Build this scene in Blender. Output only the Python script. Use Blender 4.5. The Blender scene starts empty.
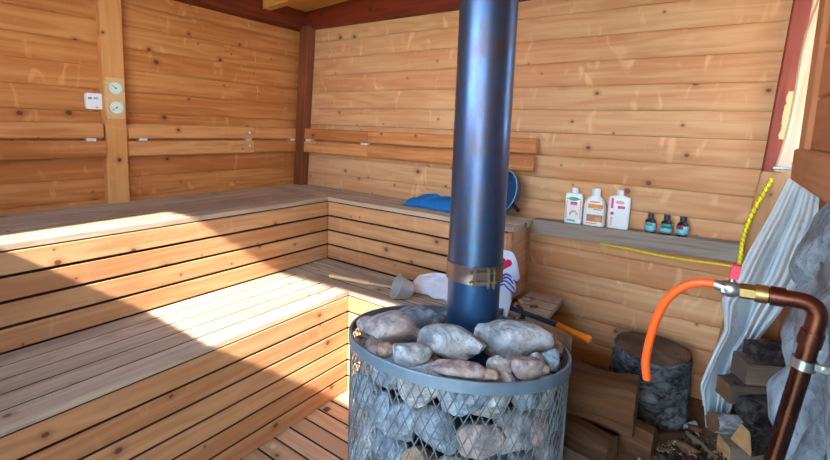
import bpy, bmesh, math, random
from mathutils import Vector, Matrix, Euler, noise
random.seed(11)
SC = bpy.context.scene
COL = SC.collection
V = Vector
PI = math.pi

# ------------------------------------------------------------------ helpers
def lin(c):
    out = []
    for v in c[:3]:
        v /= 255.0
        out.append(v/12.92 if v <= .04045 else ((v+.055)/1.055)**2.4)
    return (*out, 1.0)

class NT:
    def __init__(s, name):
        s.m = bpy.data.materials.new(name); s.m.use_nodes = True
        s.t = s.m.node_tree; s.t.nodes.clear()
        s.out = s.n('ShaderNodeOutputMaterial'); s.b = s.n('ShaderNodeBsdfPrincipled')
        s.l(s.b.outputs[0], s.out.inputs[0])
    def n(s, t, **k):
        nd = s.t.nodes.new(t)
        for a, v in k.items(): setattr(nd, a, v)
        return nd
    def l(s, a, b): s.t.links.new(a, b)
    def val(s, sock, v):
        if isinstance(v, (int, float, tuple, list)): sock.default_value = v
        else: s.l(v, sock)
    def math(s, op, a, b=0.0, c=0.0):
        nd = s.n('ShaderNodeMath', operation=op)
        for i, v in enumerate((a, b, c)): s.val(nd.inputs[i], v)
        return nd.outputs[0]
    def mapr(s, v, a, b, c=0.0, d=1.0):
        nd = s.n('ShaderNodeMapRange'); nd.interpolation_type = 'SMOOTHSTEP'
        s.val(nd.inputs[0], v)
        for i, q in enumerate((a, b, c, d)): nd.inputs[i+1].default_value = q
        return nd.outputs[0]
    def mix(s, f, a, b, mode='MIX'):
        nd = s.n('ShaderNodeMix', data_type='RGBA', blend_type=mode)
        s.val(nd.inputs[0], f); s.val(nd.inputs[6], a); s.val(nd.inputs[7], b)
        return nd.outputs[2]
    def attr(s, name):
        return s.n('ShaderNodeAttribute', attribute_name=name)
    def scale(s, vec, sc):
        nd = s.n('ShaderNodeMapping'); s.l(vec, nd.inputs[0]); nd.inputs['Scale'].default_value = sc
        return nd.outputs[0]
    def noise(s, vec, scale=1, detail=4, rough=.55, dist=0):
        nd = s.n('ShaderNodeTexNoise'); s.l(vec, nd.inputs['Vector'])
        nd.inputs['Scale'].default_value = scale; nd.inputs['Detail'].default_value = detail
        nd.inputs['Roughness'].default_value = rough; nd.inputs['Distortion'].default_value = dist
        return nd.outputs['Fac']
    def coord(s):
        return s.n('ShaderNodeTexCoord').outputs['Object']
    def bump(s, h, strength=.3, dist=.01):
        nd = s.n('ShaderNodeBump'); nd.inputs['Strength'].default_value = strength
        nd.inputs['Distance'].default_value = dist
        s.l(h, nd.inputs['Height']); s.l(nd.outputs[0], s.b.inputs['Normal'])
    def fin(s, col, rough=.6, metal=0.0, spec=.35):
        s.val(s.b.inputs['Base Color'], col); s.val(s.b.inputs['Roughness'], rough)
        s.b.inputs['Metallic'].default_value = metal
        s.b.inputs['Specular IOR Level'].default_value = spec
        return s.m

def wood(name, dark, light, knot=(105,55,28), knots=.5, rough=.6, streak=None, flare=.3, gs=1.0, tint=.5, spec=.3):
    t = NT(name); gc = t.attr('gc').outputs['Vector']; rnd = t.attr('rnd').outputs['Fac']
    f1 = t.noise(t.scale(gc, (1.6*gs, 42*gs, 42*gs)), 1, 5, .6, .3)
    f2 = t.noise(t.scale(gc, (.8*gs, 6.5*gs, 6.5*gs)), 1, 3, .5, .2)
    ring = t.math('SINE', t.math('MULTIPLY', f2, 46.0))
    big = t.noise(t.scale(gc, (1.1, 4, 4)), 1, 2)
    a = t.math('ADD', t.math('MULTIPLY', f1, .75), t.math('MULTIPLY', ring, .10))
    a = t.math('ADD', a, t.math('MULTIPLY', t.math('SUBTRACT', rnd, .5), tint))
    a = t.math('ADD', a, t.math('MULTIPLY', t.math('SUBTRACT', big, .5), .7))
    f = t.mapr(a, .05, .75)
    col = t.mix(f, lin(dark), lin(light))
    if flare:
        fl = t.noise(t.scale(gc, (11, 4, 4)), 1, 2, .5, 1.2)
        col = t.mix(t.math('MULTIPLY', t.mapr(fl, .6, .74), flare), col, (min(1, lin(light)[0]*1.25), min(1, lin(light)[1]*1.3), min(1, lin(light)[2]*1.4), 1))
    if streak:
        sn = t.noise(t.scale(gc, (2.2, 30, 30)), 1, 4, .65)
        col = t.mix(t.math('MULTIPLY', t.mapr(sn, .5, .72), .5), col, lin(streak))
    vo = t.n('ShaderNodeTexVoronoi', voronoi_dimensions='2D'); vo.inputs['Scale'].default_value = 1
    t.l(t.scale(gc, (4.6, 5.2, 1)), vo.inputs['Vector'])
    sp = t.n('ShaderNodeSeparateColor'); t.l(vo.outputs['Color'], sp.inputs[0])
    on = t.math('LESS_THAN', sp.outputs[0], knots)
    sz = t.math('ADD', t.math('MULTIPLY', t.math('POWER', sp.outputs[1], 2.2), 1.0), .32)
    d = t.math('DIVIDE', vo.outputs['Distance'], sz)
    halo = t.math('MULTIPLY', t.mapr(d, .20, .05, 0, .45), on)
    core = t.math('MULTIPLY', t.mapr(d, .070, .040), on)
    kc = lin(knot)
    col = t.mix(halo, col, lin([(p*1.3+q)/2.3 for p, q in zip(dark, knot)]))
    col = t.mix(t.math('MULTIPLY', core, .85), col, kc)
    t.bump(f1, .25, .004)
    return t.fin(col, rough, 0, spec)

def plain(name, c, rough=.5, metal=0., var=.12, sc=25., spec=.4, bump=0.):
    t = NT(name); n = t.noise(t.coord(), sc, 4)
    c1 = [max(0, v*(1-var)) for v in c]; c2 = [min(255, v*(1+var)) for v in c]
    if bump: t.bump(n, bump, .003)
    return t.fin(t.mix(n, lin(c1), lin(c2)), rough, metal, spec)

def rockmat(name, c1, c2, c3, sc=14, bump=.6):
    t = NT(name); co = t.coord()
    n = t.noise(co, sc, 6, .65, .6); n2 = t.noise(co, sc*4.5, 5, .7); n3 = t.noise(co, sc*.4, 3)
    col = t.mix(t.mapr(n, .3, .7), lin([v*.82 for v in c1]), lin([min(255,v*1.10) for v in c2]))
    col = t.mix(t.math('MULTIPLY', t.mapr(n3, .5, .68), .7), col, lin(c3))
    col = t.mix(t.math('MULTIPLY', t.mapr(n2, .52, .70), .6), col, lin([v*.55 for v in c1]))
    t.bump(t.math('ADD', n, t.math('MULTIPLY', n2, .6)), bump, .012)
    return t.fin(col, .75, 0, .3)

# ---- object bookkeeping
def tag(o, label=None, cat=None, group=None, kind=None):
    if label: o['label'] = label
    if cat: o['category'] = cat
    if group: o['group'] = group
    if kind: o['kind'] = kind
    return o
def thing(name, label, cat, loc=(0,0,0), group=None):
    o = bpy.data.objects.new(name, None); COL.objects.link(o); o.location = loc
    o.empty_display_size = .05
    return tag(o, label, cat, group)
def link(name, me, mat, parent=None):
    o = bpy.data.objects.new(name, me); COL.objects.link(o)
    for m in (mat if isinstance(mat, (list, tuple)) else [mat]): me.materials.append(m)
    if parent:
        o.parent = parent
        # geometry is written in world coordinates: shift it to the parent's origin
        p = parent; off = V((0,0,0))
        while p: off += p.location; p = p.parent
        if off.length > 0: me.transform(Matrix.Translation(-off))
    return o
def rebase(o):
    """move the origin of a top-level mesh to the base centre of its geometry"""
    me = o.data; xs = [v.co for v in me.vertices]
    c = V(((min(p.x for p in xs)+max(p.x for p in xs))/2, (min(p.y for p in xs)+max(p.y for p in xs))/2, min(p.z for p in xs)))
    me.transform(Matrix.Translation(-c)); o.location = c
    return o

class MB:
    """collects shapes and links them as ONE mesh"""
    def __init__(s):
        s.bm = bmesh.new()
        s.gc = s.bm.verts.layers.float_vector.new('gc'); s.rn = s.bm.verts.layers.float.new('rnd')
        s.mi = 0
    def sweep(s, prof, o, U, Vv, W, L, caps=True, n=1, fn=None, side=None):
        """profile [(v,w)] swept from o along U for length L"""
        o, U, Vv, W = V(o), V(U).normalized(), V(Vv).normalized(), V(W).normalized()
        r = random.random(); off = V((random.uniform(-9,9), random.uniform(-9,9), random.uniform(-9,9)))
        rings = []
        for i in range(n+1):
            u = L*i/n; ring = []
            for v, w in prof:
                p = o+U*u+Vv*v+W*w
                if fn: p = p+fn(u, v, w)
                bv = s.bm.verts.new(p); bv[s.gc] = V((u,v,w))+off; bv[s.rn] = r; ring.append(bv)
            rings.append(ring)
        k = len(prof)
        for a, b in zip(rings, rings[1:]):
            for i in range(k):
                f = s.bm.faces.new((a[i], a[(i+1)%k], b[(i+1)%k], b[i])); f.material_index = side if (side is not None and i in (1, k-1)) else s.mi
        if caps:
            for ring in (rings[0], rings[-1]):
                f = s.bm.faces.new(ring); f.material_index = s.mi
        return s
    def board(s, o, U, Vv, W, L, wid, thk, bev=.004, bulge=0.0, n=1, fn=None, side=None):
        """board: o = corner, U length, V width, W thickness (outer face at +W)"""
        b = min(bev, wid*.3, thk*.3); p = [(0,0), (wid,0), (wid,thk-b)]
        if bulge:
            for i in range(9):
                q = i/8; v = wid-b-(wid-2*b)*q
                p.append((v, thk+bulge*(1-(2*q-1)**2)-bulge*.15))
        else: p += [(wid-b,thk), (b,thk)]
        p.append((0,thk-b))
        return s.sweep(p, o, U, Vv, W, L, n=n, fn=fn, side=side)
    def box(s, lo, hi, bev=.003, axis='x'):
        lo, hi = V(lo), V(hi); d = hi-lo; e = {'x':V((1,0,0)),'y':V((0,1,0)),'z':V((0,0,1))}
        order = {'x':('x','y','z'), 'y':('y','z','x'), 'z':('z','x','y')}[axis]
        L, w, t = (getattr(d, k) for k in order)
        b = min(bev, w*.3, t*.3)
        prof = [(b,0),(w-b,0),(w,b),(w,t-b),(w-b,t),(b,t),(0,t-b),(0,b)]
        return s.sweep(prof, lo, e[order[0]], e[order[1]], e[order[2]], L)
    def tube(s, pts, r, seg=10, caps=True, closed=False):
        pts = [V(p) for p in pts]; N = len(pts)
        rr = r if isinstance(r, (list, tuple)) else [r]*N
        rings = []; ref = None; u = 0; rd = random.random()
        for i, p in enumerate(pts):
            if closed: d = pts[(i+1)%N]-pts[i-1]
            else: d = pts[min(i+1,N-1)]-pts[max(i-1,0)]
            d.normalize()
            if ref is None:
                ref = V((0,0,1)) if abs(d.z) < .9 else V((1,0,0))
            a = (ref-d*ref.dot(d)).normalized(); ref = a; b = d.cross(a)
            if i: u += (p-pts[i-1]).length
            ring = []
            for k in range(seg):
                th = 2*PI*k/seg
                bv = s.bm.verts.new(p+(a*math.cos(th)+b*math.sin(th))*rr[i])
                bv[s.gc] = V((u, math.cos(th)*rr[i], math.sin(th)*rr[i])); bv[s.rn] = rd
                ring.append(bv)
            rings.append(ring)
        pairs = list(zip(rings, rings[1:]))
        if closed: pairs.append((rings[-1], rings[0]))
        for a, b in pairs:
            for k in range(seg):
                f = s.bm.faces.new((a[k], a[(k+1)%seg], b[(k+1)%seg], b[k])); f.material_index = s.mi
        if caps and not closed:
            s.bm.faces.new(rings[0][::-1]).material_index = s.mi; s.bm.faces.new(rings[-1]).material_index = s.mi
        return s
    def lathe(s, prof, c, seg=32, axis=(0,0,1), sx=1.0, sy=1.0, xdir=None):
        """profile [(r, h)] turned round an axis through c"""
        c = V(c); Z = V(axis).normalized()
        X = V(xdir) if xdir else (V((1,0,0)) if abs(Z.x) < .9 else V((0,1,0)))
        X = (X-Z*X.dot(Z)).normalized(); Y = Z.cross(X); rings = []
        for r, h in prof:
            if r < 1e-6:
                rings.append([s.bm.verts.new(c+Z*h)]); continue
            rings.append([s.bm.verts.new(c+Z*h+X*(math.cos(2*PI*k/seg)*r*sx)+Y*(math.sin(2*PI*k/seg)*r*sy)) for k in range(seg)])
        for a, b in zip(rings, rings[1:]):
            for k in range(seg):
                k2 = (k+1)%seg
                if len(a) == 1 and len(b) == 1: continue
                if len(a) == 1: vs = (a[0], b[k2], b[k])
                elif len(b) == 1: vs = (a[k], a[k2], b[0])
                else: vs = (a[k], a[k2], b[k2], b[k])
                s.bm.faces.new(vs).material_index = s.mi
        return s
    def grid(s, nu, nv, fn):
        vs = [[s.bm.verts.new(fn(i/nu, j/nv)) for j in range(nv+1)] for i in range(nu+1)]
        for i in range(nu+1):
            for j in range(nv+1): vs[i][j][s.gc] = V((i/nu, j/nv, 0))
        for i in range(nu):
            for j in range(nv):
                s.bm.faces.new((vs[i][j], vs[i+1][j], vs[i+1][j+1], vs[i][j+1])).material_index = s.mi
        return s
    def build(s, name, mat, parent=None, smooth=35):
        bmesh.ops.recalc_face_normals(s.bm, faces=s.bm.faces)
        me = bpy.data.meshes.new(name); s.bm.to_mesh(me); s.bm.free()
        if smooth:
            me.shade_smooth() if hasattr(me, 'shade_smooth') else None
            me.set_sharp_from_angle(angle=math.radians(smooth))
        return link(name, me, mat, parent)

def solidify(o, t, off=0):
    m = o.modifiers.new('thickness', 'SOLIDIFY'); m.thickness = t; m.offset = off
def subsurf(o, n=1):
    m = o.modifiers.new('smooth', 'SUBSURF'); m.levels = n; m.render_levels = n

def rock_mesh(name, rx, ry, rz, seed, planes=11, rough=.06, sub=3, flat=.8, box=0):
    rg = random.Random(seed); bm = bmesh.new()
    bmesh.ops.create_icosphere(bm, subdivisions=sub, radius=1)
    pl = []
    for i in range(planes):
        n = V((rg.gauss(0,1), rg.gauss(0,1), rg.gauss(0,1))).normalized(); pl.append((n, rg.uniform(flat-.12, flat+.14)))
    o = V((rg.uniform(-50,50), rg.uniform(-50,50), rg.uniform(-50,50)))
    for v in bm.verts:
        d = v.co.normalized(); r = 1.08
        if box: r = min(1.25, .86/(abs(d.x)**box+abs(d.y)**box+abs(d.z)**box)**(1/box))
        for n, k in pl:
            c = d.dot(n)
            if c > .05: r = min(r, k/c)
        r *= 1+rough*noise.noise(d*2.3+o)+rough*.6*noise.noise(d*6+o)
        v.co = V((d.x*r*rx, d.y*r*ry, d.z*r*rz))
    me = bpy.data.meshes.new(name); bm.to_mesh(me); bm.free()
    me.shade_smooth(); me.set_sharp_from_angle(angle=math.radians(48))
    return me

# ------------------------------------------------------------------ materials
M = {}
M['wall_l'] = wood('pine_wall_amber', (186,110,54), (214,150,90), (92,45,20), .5, flare=.55, tint=.22)
M['wall_b'] = wood('pine_wall_honey', (198,134,88), (220,170,124), (104,58,30), .55, flare=.55, tint=.2)
M['front']  = wood('larch_front_boards', (174,120,80), (204,156,112), (92,50,30), .75, flare=.2, tint=.3)
M['seat']   = wood('weathered_seat_boards', (158,134,114), (198,178,156), (104,80,64), .35, streak=(124,104,88), flare=0, rough=.75, tint=.35)
M['edge']   = wood('gap_shade_board_edges', (58,40,28), (88,64,46), knots=0, flare=0, rough=.9)  # shade of the board gaps put into a dark side colour
M['deck']   = wood('deck_boards', (178,148,122), (206,178,150), (104,66,44), .4, streak=(150,122,100), flare=0, rough=.75, tint=.3)
M['post']   = wood('pine_post', (202,134,72), (222,160,98), (70,34,18), .5, flare=.2)
M['back']   = wood('backrest_larch', (186,112,60), (222,158,100), (96,40,20), .6, streak=(150,84,48), flare=.2)
M['red']    = wood('red_stained_beam', (92,30,14), (128,48,24), (60,20,12), .3, flare=0)
M['redpost']= wood('red_painted_post', (104,38,24), (134,56,40), (80,28,20), .2, flare=0)
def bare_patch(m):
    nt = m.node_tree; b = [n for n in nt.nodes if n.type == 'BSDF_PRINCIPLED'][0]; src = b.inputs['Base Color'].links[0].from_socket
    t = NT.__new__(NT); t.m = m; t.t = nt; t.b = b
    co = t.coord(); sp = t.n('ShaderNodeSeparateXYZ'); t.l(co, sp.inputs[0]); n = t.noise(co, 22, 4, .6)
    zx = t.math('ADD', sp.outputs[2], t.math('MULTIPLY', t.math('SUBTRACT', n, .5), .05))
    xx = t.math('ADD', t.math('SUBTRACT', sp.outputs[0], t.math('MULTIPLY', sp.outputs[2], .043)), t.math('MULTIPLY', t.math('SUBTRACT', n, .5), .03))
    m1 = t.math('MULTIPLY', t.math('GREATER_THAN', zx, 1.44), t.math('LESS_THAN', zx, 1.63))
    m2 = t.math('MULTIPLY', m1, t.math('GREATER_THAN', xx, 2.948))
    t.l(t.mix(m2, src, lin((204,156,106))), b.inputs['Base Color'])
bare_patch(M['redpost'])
M['cpost']  = wood('brown_corner_post', (112,58,34), (142,78,48), (70,36,24), .3, flare=0)
M['ceil']   = wood('ceiling_pine', (206,146,74), (232,178,100), (110,58,28), .35)
M['brown']  = wood('brown_side_boards', (160,98,62), (190,124,84), (92,50,34), .4, flare=0)
M['beige']  = wood('raw_leaning_board', (160,112,70), (190,140,94), (104,60,36), .5, flare=0)
M['pale']   = wood('pale_peeled_slab', (196,174,138), (226,212,188), (150,92,52), .6, streak=(196,148,92), flare=0)
M['grey']   = wood('grey_shelf_plank', (104,92,86), (156,140,128), (58,48,44), .7, streak=(84,74,70), flare=0, rough=.8)
M['plank']  = wood('old_plank', (150,122,98), (190,160,128), (92,66,50), .3, streak=(124,100,82), flare=0, rough=.8)
M['handle'] = wood('ladle_handle_wood', (206,166,116), (232,200,156), knots=0, flare=0)
M['logbr']  = wood('brown_split_wood', (56,36,24), (104,66,38), (40,26,18), .4, streak=(44,30,22), flare=0, rough=.85)
M['loggr']  = wood('grey_split_wood', (92,78,68), (138,120,104), (54,44,38), .4, streak=(66,58,52), flare=0, rough=.85)
M['logend'] = plain('fresh_log_end', (176,132,88), .85, var=.25, sc=40)
M['logend2']= plain('aged_log_end', (104,74,48), .85, var=.35, sc=30)
M['gauge']  = wood('gauge_board_wood', (220,174,122), (236,198,150), knots=0, flare=0)

def bark(name, c1, c2, c3, sx=(30,30,7)):
    t = NT(name); co = t.coord()
    n = t.noise(t.scale(co, sx), 1, 6, .7, .8); n2 = t.noise(co, 11, 4, .6)
    col = t.mix(t.mapr(n, .38, .62), lin(c1), lin(c2))
    col = t.mix(t.mapr(n2, .52, .66, 0, .8), col, lin(c3))
    t.bump(n, .9, .02)
    return t.fin(col, .9, 0, .2)
M['bark'] = bark('lichen_bark', (40,38,38), (100,104,104), (138,144,140), (22,22,46))
M['darkbark'] = bark('dark_bark', (36,32,32), (84,76,74), (64,58,56), (20,20,30))
M['birch'] = bark('birch_bark', (120,118,116), (206,206,204), (84,74,66), (12,12,34))
def stump_top():
    t = NT('sawn_stump_top'); co = t.coord()
    d = t.n('ShaderNodeVectorMath', operation='LENGTH'); t.l(t.scale(co, (1,1,0)), d.inputs[0])
    n = t.noise(co, 9, 4); r = t.math('SINE', t.math('ADD', t.math('MULTIPLY', d.outputs['Value'], 520), t.math('MULTIPLY', n, 12)))
    f = t.math('ADD', t.math('MULTIPLY', r, .05), n)
    return t.fin(t.mix(t.mapr(f, .25, .8), lin((64,50,40)), lin((122,98,78))), .9)
M['stump_top'] = stump_top()

M['rock_pale'] = rockmat('rock_pale_pink', (149,143,141), (197,187,181), (178,149,132))
M['rock_grey'] = rockmat('rock_grey_speckled', (135,139,144), (196,201,203), (160,146,137))
M['rock_blue'] = rockmat('rock_blue_grey', (105,121,139), (166,182,196), (125,128,135))
M['rock_mauve']= rockmat('rock_mauve', (137,123,123), (188,170,166), (168,141,125))
M['rock_tan']  = rockmat('rock_tan', (150,118,98), (192,160,136), (150,140,134))
M['rock_dark'] = rockmat('rock_dark', (70,74,82), (116,122,128), (96,88,84))
M['masonry'] = rockmat('blue_grey_field_stone', (92,100,110), (150,162,172), (116,98,90), 7, .8)

def steel(name, c, c2, rough, metal=.9, sc=18):
    t = NT(name); co = t.coord()
    n = t.noise(t.scale(co, (1,1,.5)), sc, 6, .7); n2 = t.noise(co, 90, 3, .6)
    t.bump(n2, .12, .002)
    return t.fin(t.mix(t.mapr(n, .35, .7), lin(c), lin(c2)), t.mapr(n, .2, .8, rough-.07, rough+.1), metal, .5)
M['pipe'] = steel('sky_tinted_flue_steel', (70,98,138), (88,84,100), .36, .85)  # blue of the reflected sky put into the steel's base colour
M['pipe2'] = steel('sky_tinted_flue_steel_low', (58,98,146), (70,104,146), .36, .85)  # same sky reflection tint, painted into the lower length
M['rim']  = steel('painted_steel_rim', (112,132,150), (124,142,158), .5, .4)
M['wire'] = steel('galvanised_mesh', (122,134,142), (100,96,92), .55, .35)
M['firebox'] = steel('blue_black_firebox', (34,52,76), (52,70,92), .55, .6)
M['clamp'] = steel('rusty_clamp_band', (120,104,104), (150,120,104), .4, .8)
M['brasscl'] = steel('clamp_screw_steel', (176,168,150), (140,120,96), .35, .9)
M['stain'] = plain('stainless_steel', (206,212,216), .28, .75, var=.04)
M['copper'] = steel('aged_copper', (80,48,42), (116,66,52), .28, .95)
M['brass'] = steel('old_brass', (150,120,80), (176,142,96), .35, .95)
M['nickel'] = steel('nickel_valve', (176,180,184), (150,154,160), .3, .95)
M['hose'] = plain('orange_rubber', (232,84,24), .35, var=.05)
M['redpl'] = plain('red_plastic', (200,24,60), .4)
M['white'] = plain('white_plastic', (236,240,244), .35, var=.03)
M['strap'] = plain('white_plastic_spacer', (226,226,222), .45, var=.04)
M['paleblue'] = plain('pale_blue_screen', (150,196,226), .25, var=.05)
M['grey_ink'] = plain('grey_print', (110,120,134), .5)
M['dial'] = plain('pale_dial_face', (214,228,216), .3, var=.03)
M['dialrim'] = plain('pale_brass_dial_rim', (196,180,140), .3, .7)
M['ink'] = plain('dark_ink', (44,44,48), .5)
M['black'] = plain('black_plastic', (22,28,36), .4)
M['navy'] = plain('navy_cap', (24,44,74), .35)
M['amber'] = plain('dark_amber_glass', (54,30,24), .12, spec=.6)
M['lab_cyan'] = plain('pale_blue_label', (140,204,226), .45, var=.06)
M['lab_teal'] = plain('teal_label', (60,150,140), .45, var=.15)
M['lab_red'] = plain('brown_red_label', (120,66,70), .45, var=.3, sc=90)
M['green'] = plain('green_print', (56,166,122), .5)
M['pink'] = plain('pink_print', (222,72,150), .5)
M['orange'] = plain('orange_print', (236,146,70), .5, var=.15, sc=70)
M['peach'] = plain('peach_print', (240,170,140), .5, var=.2, sc=60)
M['multi'] = plain('dark_fruit_print', (150,96,70), .5, var=.7, sc=120)
M['bluecl'] = plain('blue_terry_cloth', (34,110,176), .9, var=.18, sc=160, spec=.1, bump=.5)
M['basin'] = plain('dark_blue_enamel', (26,70,112), .35, var=.15)
M['basinrim'] = plain('pale_blue_rim', (150,190,220), .35, var=.06)
M['tow'] = plain('white_cotton', (226,230,240), .9, var=.04, spec=.1)
M['heart'] = plain('crimson_print', (226,44,106), .8)
M['bluepr'] = plain('blue_print', (44,84,190), .8)
M['yellow'] = plain('yellow_cord', (238,216,20), .45, var=.04)
M['yellow2'] = plain('dark_cord_fleck', (120,108,40), .6)
M['axeh'] = plain('blue_black_shaft', (28,52,76), .45)
M['axeo'] = plain('orange_grip', (240,122,20), .4)
M['steelhd'] = steel('axe_steel', (90,96,104), (120,126,132), .4, .9)
M['chip'] = plain('pale_wood_chip', (206,176,140), .8)
M['leaf'] = plain('dry_brown_leaf', (96,66,40), .8)

def tarpm():
    t = NT('grey_white_canvas'); co = t.coord()
    n = t.noise(co, 5, 4); n2 = t.noise(t.scale(co, (60,60,22)), 1, 3, .6); n3 = t.noise(t.scale(co, (13,13,6)), 1, 6, .7)
    col = t.mix(n, lin((176,186,194)), lin((216,220,222)))
    col = t.mix(t.mapr(n3, .58, .7, 0, .55), col, lin((128,122,116)))
    col = t.mix(t.mapr(n2, .70, .74, 0, .8), col, lin((70,58,50)))
    t.bump(n2, .2, .003)
    return t.fin(col, .85, 0, .15)
M['tarp'] = tarpm()
def dirt():
    t = NT('brown_trodden_earth'); co = t.coord()
    n = t.noise(co, 6, 6, .65); n2 = t.noise(co, 60, 4, .7)
    col = t.mix(n, lin((92,68,54)), lin((146,114,92)))
    col = t.mix(t.mapr(n2, .58, .72, 0, .7), col, lin((74,58,48)))
    t.bump(n2, .7, .01)
    return t.fin(col, .95, 0, .1)
M['dirt'] = dirt()
M['grass'] = plain('meadow_ground', (104,120,72), .95, var=.3, sc=3)
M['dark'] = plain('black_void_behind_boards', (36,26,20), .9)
M['frontw'] = plain('pale_bounce_boards', (205,216,230), .6, var=.05, sc=6)  # pale blue picked so the unseen parapet bounces light and tints reflections

# ------------------------------------------------------------------ the setting
FZ = -.06                       # deck level
def st(o): o['kind'] = 'structure'; return o

# deck boards run along X
mb = MB(); y = -.716+.004
k = 0
while y > -3.6:
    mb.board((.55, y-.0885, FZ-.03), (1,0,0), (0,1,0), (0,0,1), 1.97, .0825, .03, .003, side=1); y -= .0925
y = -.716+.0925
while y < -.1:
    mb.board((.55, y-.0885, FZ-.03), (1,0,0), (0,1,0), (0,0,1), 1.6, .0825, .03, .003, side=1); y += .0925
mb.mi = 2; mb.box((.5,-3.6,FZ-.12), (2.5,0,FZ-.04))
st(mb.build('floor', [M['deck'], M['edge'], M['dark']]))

# raised earth on the right
def gz(x, y): return .185+.03*noise.noise(V((x*3, y*3, 1)))+.012*noise.noise(V((x*11, y*11, 5)))
mb = MB()
mb.grid(40, 30, lambda a, b: V((2.54+a*1.1, -2.9+b*2.95, gz(2.54+a*1.1, -2.9+b*2.95))))
mb.grid(12, 14, lambda a, b: V((2.215+a*.325, -.70+b*.75, gz(2.215+a*.325, -.70+b*.75))))
mb.grid(4, 30, lambda a, b: V((2.54-.01*math.sin(a*9), -2.9+b*2.2, FZ-.12+a*(gz(2.54, -2.9+b*2.2)-FZ+.12))))
mb.grid(12, 4, lambda a, b: V((2.215+a*.325, -.70, FZ-.12+b*(gz(2.215+a*.325, -.70)-FZ+.12))))
mb.grid(4, 14, lambda a, b: V((2.215, -.70+b*.75, FZ-.12+a*(gz(2.215, -.70+b*.75)-FZ+.12))))
st(mb.build('ground', M['dirt'], smooth=60))
mb = MB(); mb.grid(2, 2, lambda a, b: V((-14+a*30, -22+b*30, -.22)))
st(mb.build('ground_outside', M['grass']))

# left wall: boards along Y
mb = MB(); z = 1.456-.122*13
while z < 2.3:
    mb.board((-.06, -3.0, z+.0015), (0,1,0), (0,0,1), (1,0,0), 3.08, .1205, .058, .003, bulge=.006); z += .122
mb.mi = 1; mb.box((-.12,-3.0,-.15), (-.055,.1,2.5))
st(mb.build('wall_left', [M['wall_l'], M['dark']]))
# back wall: boards along X
mb = MB(); z = 1.552-.124*14
while z < 2.6:
    mb.board((-.06, .06, z+.0015), (1,0,0), (0,0,1), (0,-1,0), 3.16, .1225, .058, .003, bulge=.005); z += .124
mb.mi = 1; mb.box((-.12,.055,-.15), (3.1,.12,2.7))
st(mb.build('wall_back', [M['wall_b'], M['dark']]))
# ceiling boards along X, rising to the right, with a rafter
CS = .06
def cz(x): return 2.285+CS*x
mb = MB(); y = .1
while y > -2.85:
    mb.board((-.15, y-.118, cz(-.15)), (1,0,CS), (0,1,0), (0,0,-1), 3.75, .116, .02, .004); y -= .118
mb.mi = 1; mb.sweep([(0,0),(2.95,0),(2.95,.04),(0,.04)], (-.15,-2.85,cz(-.15)+.004), (1,0,CS), (0,1,0), (0,0,1), 3.75)
st(mb.build('ceiling', [M['ceil'], M['dark']]))
mb = MB()
for yy in (-.365, -1.15, -1.95):
    mb.board((.10, yy-.06, 2.207), (1,0,CS), (0,1,0), (0,0,1), 3.2, .06, .10, .004)
st(mb.build('trim_1', M['ceil']))                                   # rafters
mb = MB(); mb.board((-.1,-3.0,2.143), (0,1,0), (0,0,1), (1,0,0), 3.06, .22, .22, .005)
st(mb.build('trim_2', M['red']))                                    # beam on the left wall
mb = MB(); mb.board((-.06,.06,2.142), (1,0,0), (0,0,1), (0,-1,0), 3.3, .40, .10, .005)
st(mb.build('trim_3', M['red']))                                    # beam on the back wall
mb = MB(); mb.board((0,-1.39,.95), (0,0,1), (0,1,0), (1,0,0), 1.24, .108, .05, .004)
st(mb.build('trim_4', M['post']))                                   # post on the left wall
mb = MB(); mb.board((.018,-.004,.95), (0,0,1), (1,0,0), (0,-1,0), 1.21, .088, .070, .004, fn=lambda u,v,w: V((u/1.2*(.070+.012*v/.088),0,0)))
st(mb.build('trim_5', M['cpost']))                                  # post in the corner
mb = MB(); mb.board((2.968,-.012,1.30), (.03,0,.70), (1,0,0), (0,-1,0), 1.1, .062, .055, .004)
st(mb.build('trim_6', M['redpost']))                                # red post right
mb = MB(); mb.board((2.86,-.035,.20), (.105,0,1.10), (1,0,0), (0,-1,0), 1.105, .09, .03, .004)
st(mb.build('trim_7', M['beige']))                                  # raw board under it
# right wall: boards above the stone, sill beam
mb = MB(); z = 1.40
while z < 2.6:
    mb.board((3.125, -.40, z+.001), (0,-1,0), (0,0,1), (-1,0,0), 2.4, .17, .055, .006); z += .172
mb.board((3.26,-.30,1.30), (0,0,1), (0,-1,0), (-1,0,0), 1.3, .13, .208, .003)  # edge trim, thickened outward to keep sun off the pale slab
z = -.2
while z < 1.2:
    mb.board((3.215, .05, z+.001), (0,-1,0), (0,0,1), (-1,0,0), 2.9, .17, .055, .006); z += .172
mb.board((3.0,.05,-.2), (0,0,1), (1,0,0), (0,-1,0), 1.49, .32, .03, .003)
st(mb.build('wall_right', M['brown']))
mb = MB(); mb.board((3.16,-.36,1.292), (0,-1,0), (0,0,1), (-1,0,0), 2.4, .112, .125, .006)
st(mb.build('trim_8', M['brown']))
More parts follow.
